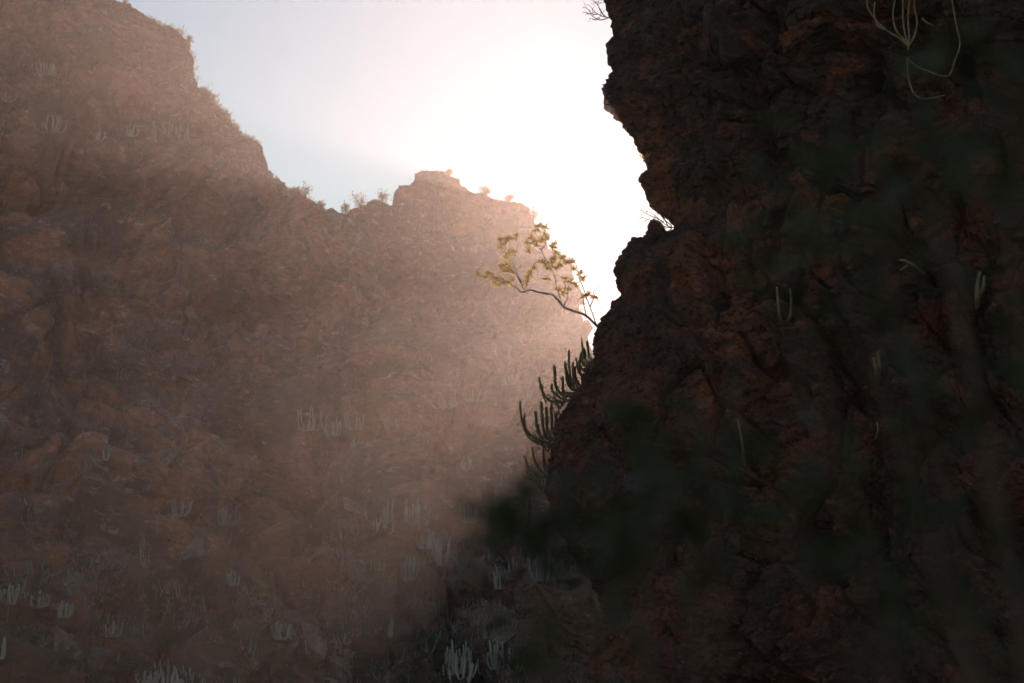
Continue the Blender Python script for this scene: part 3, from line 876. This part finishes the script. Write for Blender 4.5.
near_shrub(np.array([.2, 3.2, 0.0]), [
    (500, 518, 2.3, .014, 10), (512, 540, 2.3, .016, 12), (540, 555, 2.3, .022, 16), (545, 515, 2.3, .02, 14), (600, 520, 2.2, .03, 22), (585, 560, 2.3, .022, 10), (645, 500, 2.1, .035, 26), (650, 450, 2.2, .03, 14),
    (690, 530, 2.1, .035, 24), (640, 560, 2.2, .03, 14), (720, 480, 2.0, .035, 18), (530, 650, 2.2, .02, 5), (710, 410, 2.2, .02, 6), (590, 660, 2.0, .03, 8)],
    'blurred dark shrub close to the camera covering the lower part of the cliff edge', 21)
near_shrub(np.array([.8, 3.0, 0.0]), [
    (750, 235, 2.3, .03, 12), (800, 195, 2.2, .035, 20), (790, 275, 2.2, .035, 18), (850, 165, 2.1, .035, 18), (912, 140, 2.1, .04, 16), (870, 230, 2.1, .04, 24), (975, 130, 2.0, .04, 22),
    (1010, 70, 2.0, .03, 18), (930, 200, 2.0, .04, 22), (1000, 190, 1.9, .04, 18), (840, 320, 2.2, .03, 8), (960, 400, 2.0, .045, 24), (1010, 340, 2.0, .04, 20),
    (900, 440, 2.1, .045, 14), (800, 520, 2.1, .035, 16), (850, 560, 2.0, .045, 24), (930, 540, 2.0, .045, 12), (850, 640, 1.9, .04, 16), (930, 640, 2.0, .045, 10), (1000, 560, 1.9, .04, 12), (770, 540, 2.1, .035, 12), (1000, 20, 2.0, .04, 20)],
    'blurred dark leafy shrub close to the camera across the right side', 22)

# ------------------------------------------------------------------ haze
hz_m, nt, out = new_mat('haze')
pv_ = N(nt, 'ShaderNodeVolumePrincipled', Density=.00064, Anisotropy=.84)
pv_.inputs['Color'].default_value = (.96, .74, .66, 1)
nt.links.new(pv_.outputs[0], out.inputs['Volume'])
hb = MB()
x0, x1, y0, y1, z0, z1 = -152, 152, -15, 188, -4.0, 62
hb.add([(x0, y0, z0), (x1, y0, z0), (x1, y1, z0), (x0, y1, z0), (x0, y0, z1), (x1, y0, z1), (x1, y1, z1), (x0, y1, z1)],
       [(0, 3, 2, 1), (4, 5, 6, 7), (0, 1, 5, 4), (1, 2, 6, 5), (2, 3, 7, 6), (3, 0, 4, 7)])
hz = hb.build('haze', hz_m, smooth=False); tag(hz, 'thin sunlit dust haze filling the canyon', 'haze', kind='stuff')

# ------------------------------------------------------------------ sun and sky
SUN_PX = (702, 252)
sd = at(SUN_PX[0], SUN_PX[1], 1.0) - CAM; sd /= np.linalg.norm(sd)
el = math.asin(sd[2]); az = math.atan2(sd[0], sd[1])
sun = bpy.data.lights.new('sun', 'SUN'); sun.energy = 2.45; sun.angle = math.radians(.5); sun.color = (1, .82, .70)
so = bpy.data.objects.new('sun', sun); COL.objects.link(so)
so.rotation_euler = Vector(sd.tolist()).to_track_quat('Z', 'Y').to_euler()
world = bpy.data.worlds.new('World'); SC.world = world; world.use_nodes = True
wn = world.node_tree; wn.nodes.clear()
st = wn.nodes.new('ShaderNodeTexSky'); st.sky_type = 'NISHITA'; st.sun_disc = False
st.sun_elevation = el; st.sun_rotation = az
st.air_density = 1.0; st.dust_density = 0.0; st.ozone_density = 0.8
bg = wn.nodes.new('ShaderNodeBackground'); bg.inputs[1].default_value = .105
wo = wn.nodes.new('ShaderNodeOutputWorld')
wn.links.new(st.outputs[0], bg.inputs[0]); wn.links.new(bg.outputs[0], wo.inputs[0])

# ------------------------------------------------------------------ camera and render
cam = bpy.data.cameras.new('camera'); co = bpy.data.objects.new('camera', cam); COL.objects.link(co)
co.location = CAM.tolist(); co.rotation_euler = (math.radians(90) + PITCH, 0, 0)
cam.lens = LENS; cam.sensor_width = 36; cam.clip_start = .05; cam.clip_end = 3000
cam.dof.use_dof = True; cam.dof.focus_distance = 52; cam.dof.aperture_fstop = 2.4
SC.camera = co
SC.view_settings.view_transform = 'Standard'; SC.view_settings.look = 'None'
SC.view_settings.exposure = 0.0; SC.view_settings.gamma = 1
cy = SC.cycles
cy.use_denoising = True; cy.denoiser = 'OPENIMAGEDENOISE'; cy.denoising_input_passes = 'RGB_ALBEDO_NORMAL'; cy.denoising_prefilter = 'ACCURATE'
cy.max_bounces = 6; cy.diffuse_bounces = 3; cy.volume_bounces = 1; cy.transparent_max_bounces = 8
SC.render.film_transparent = False
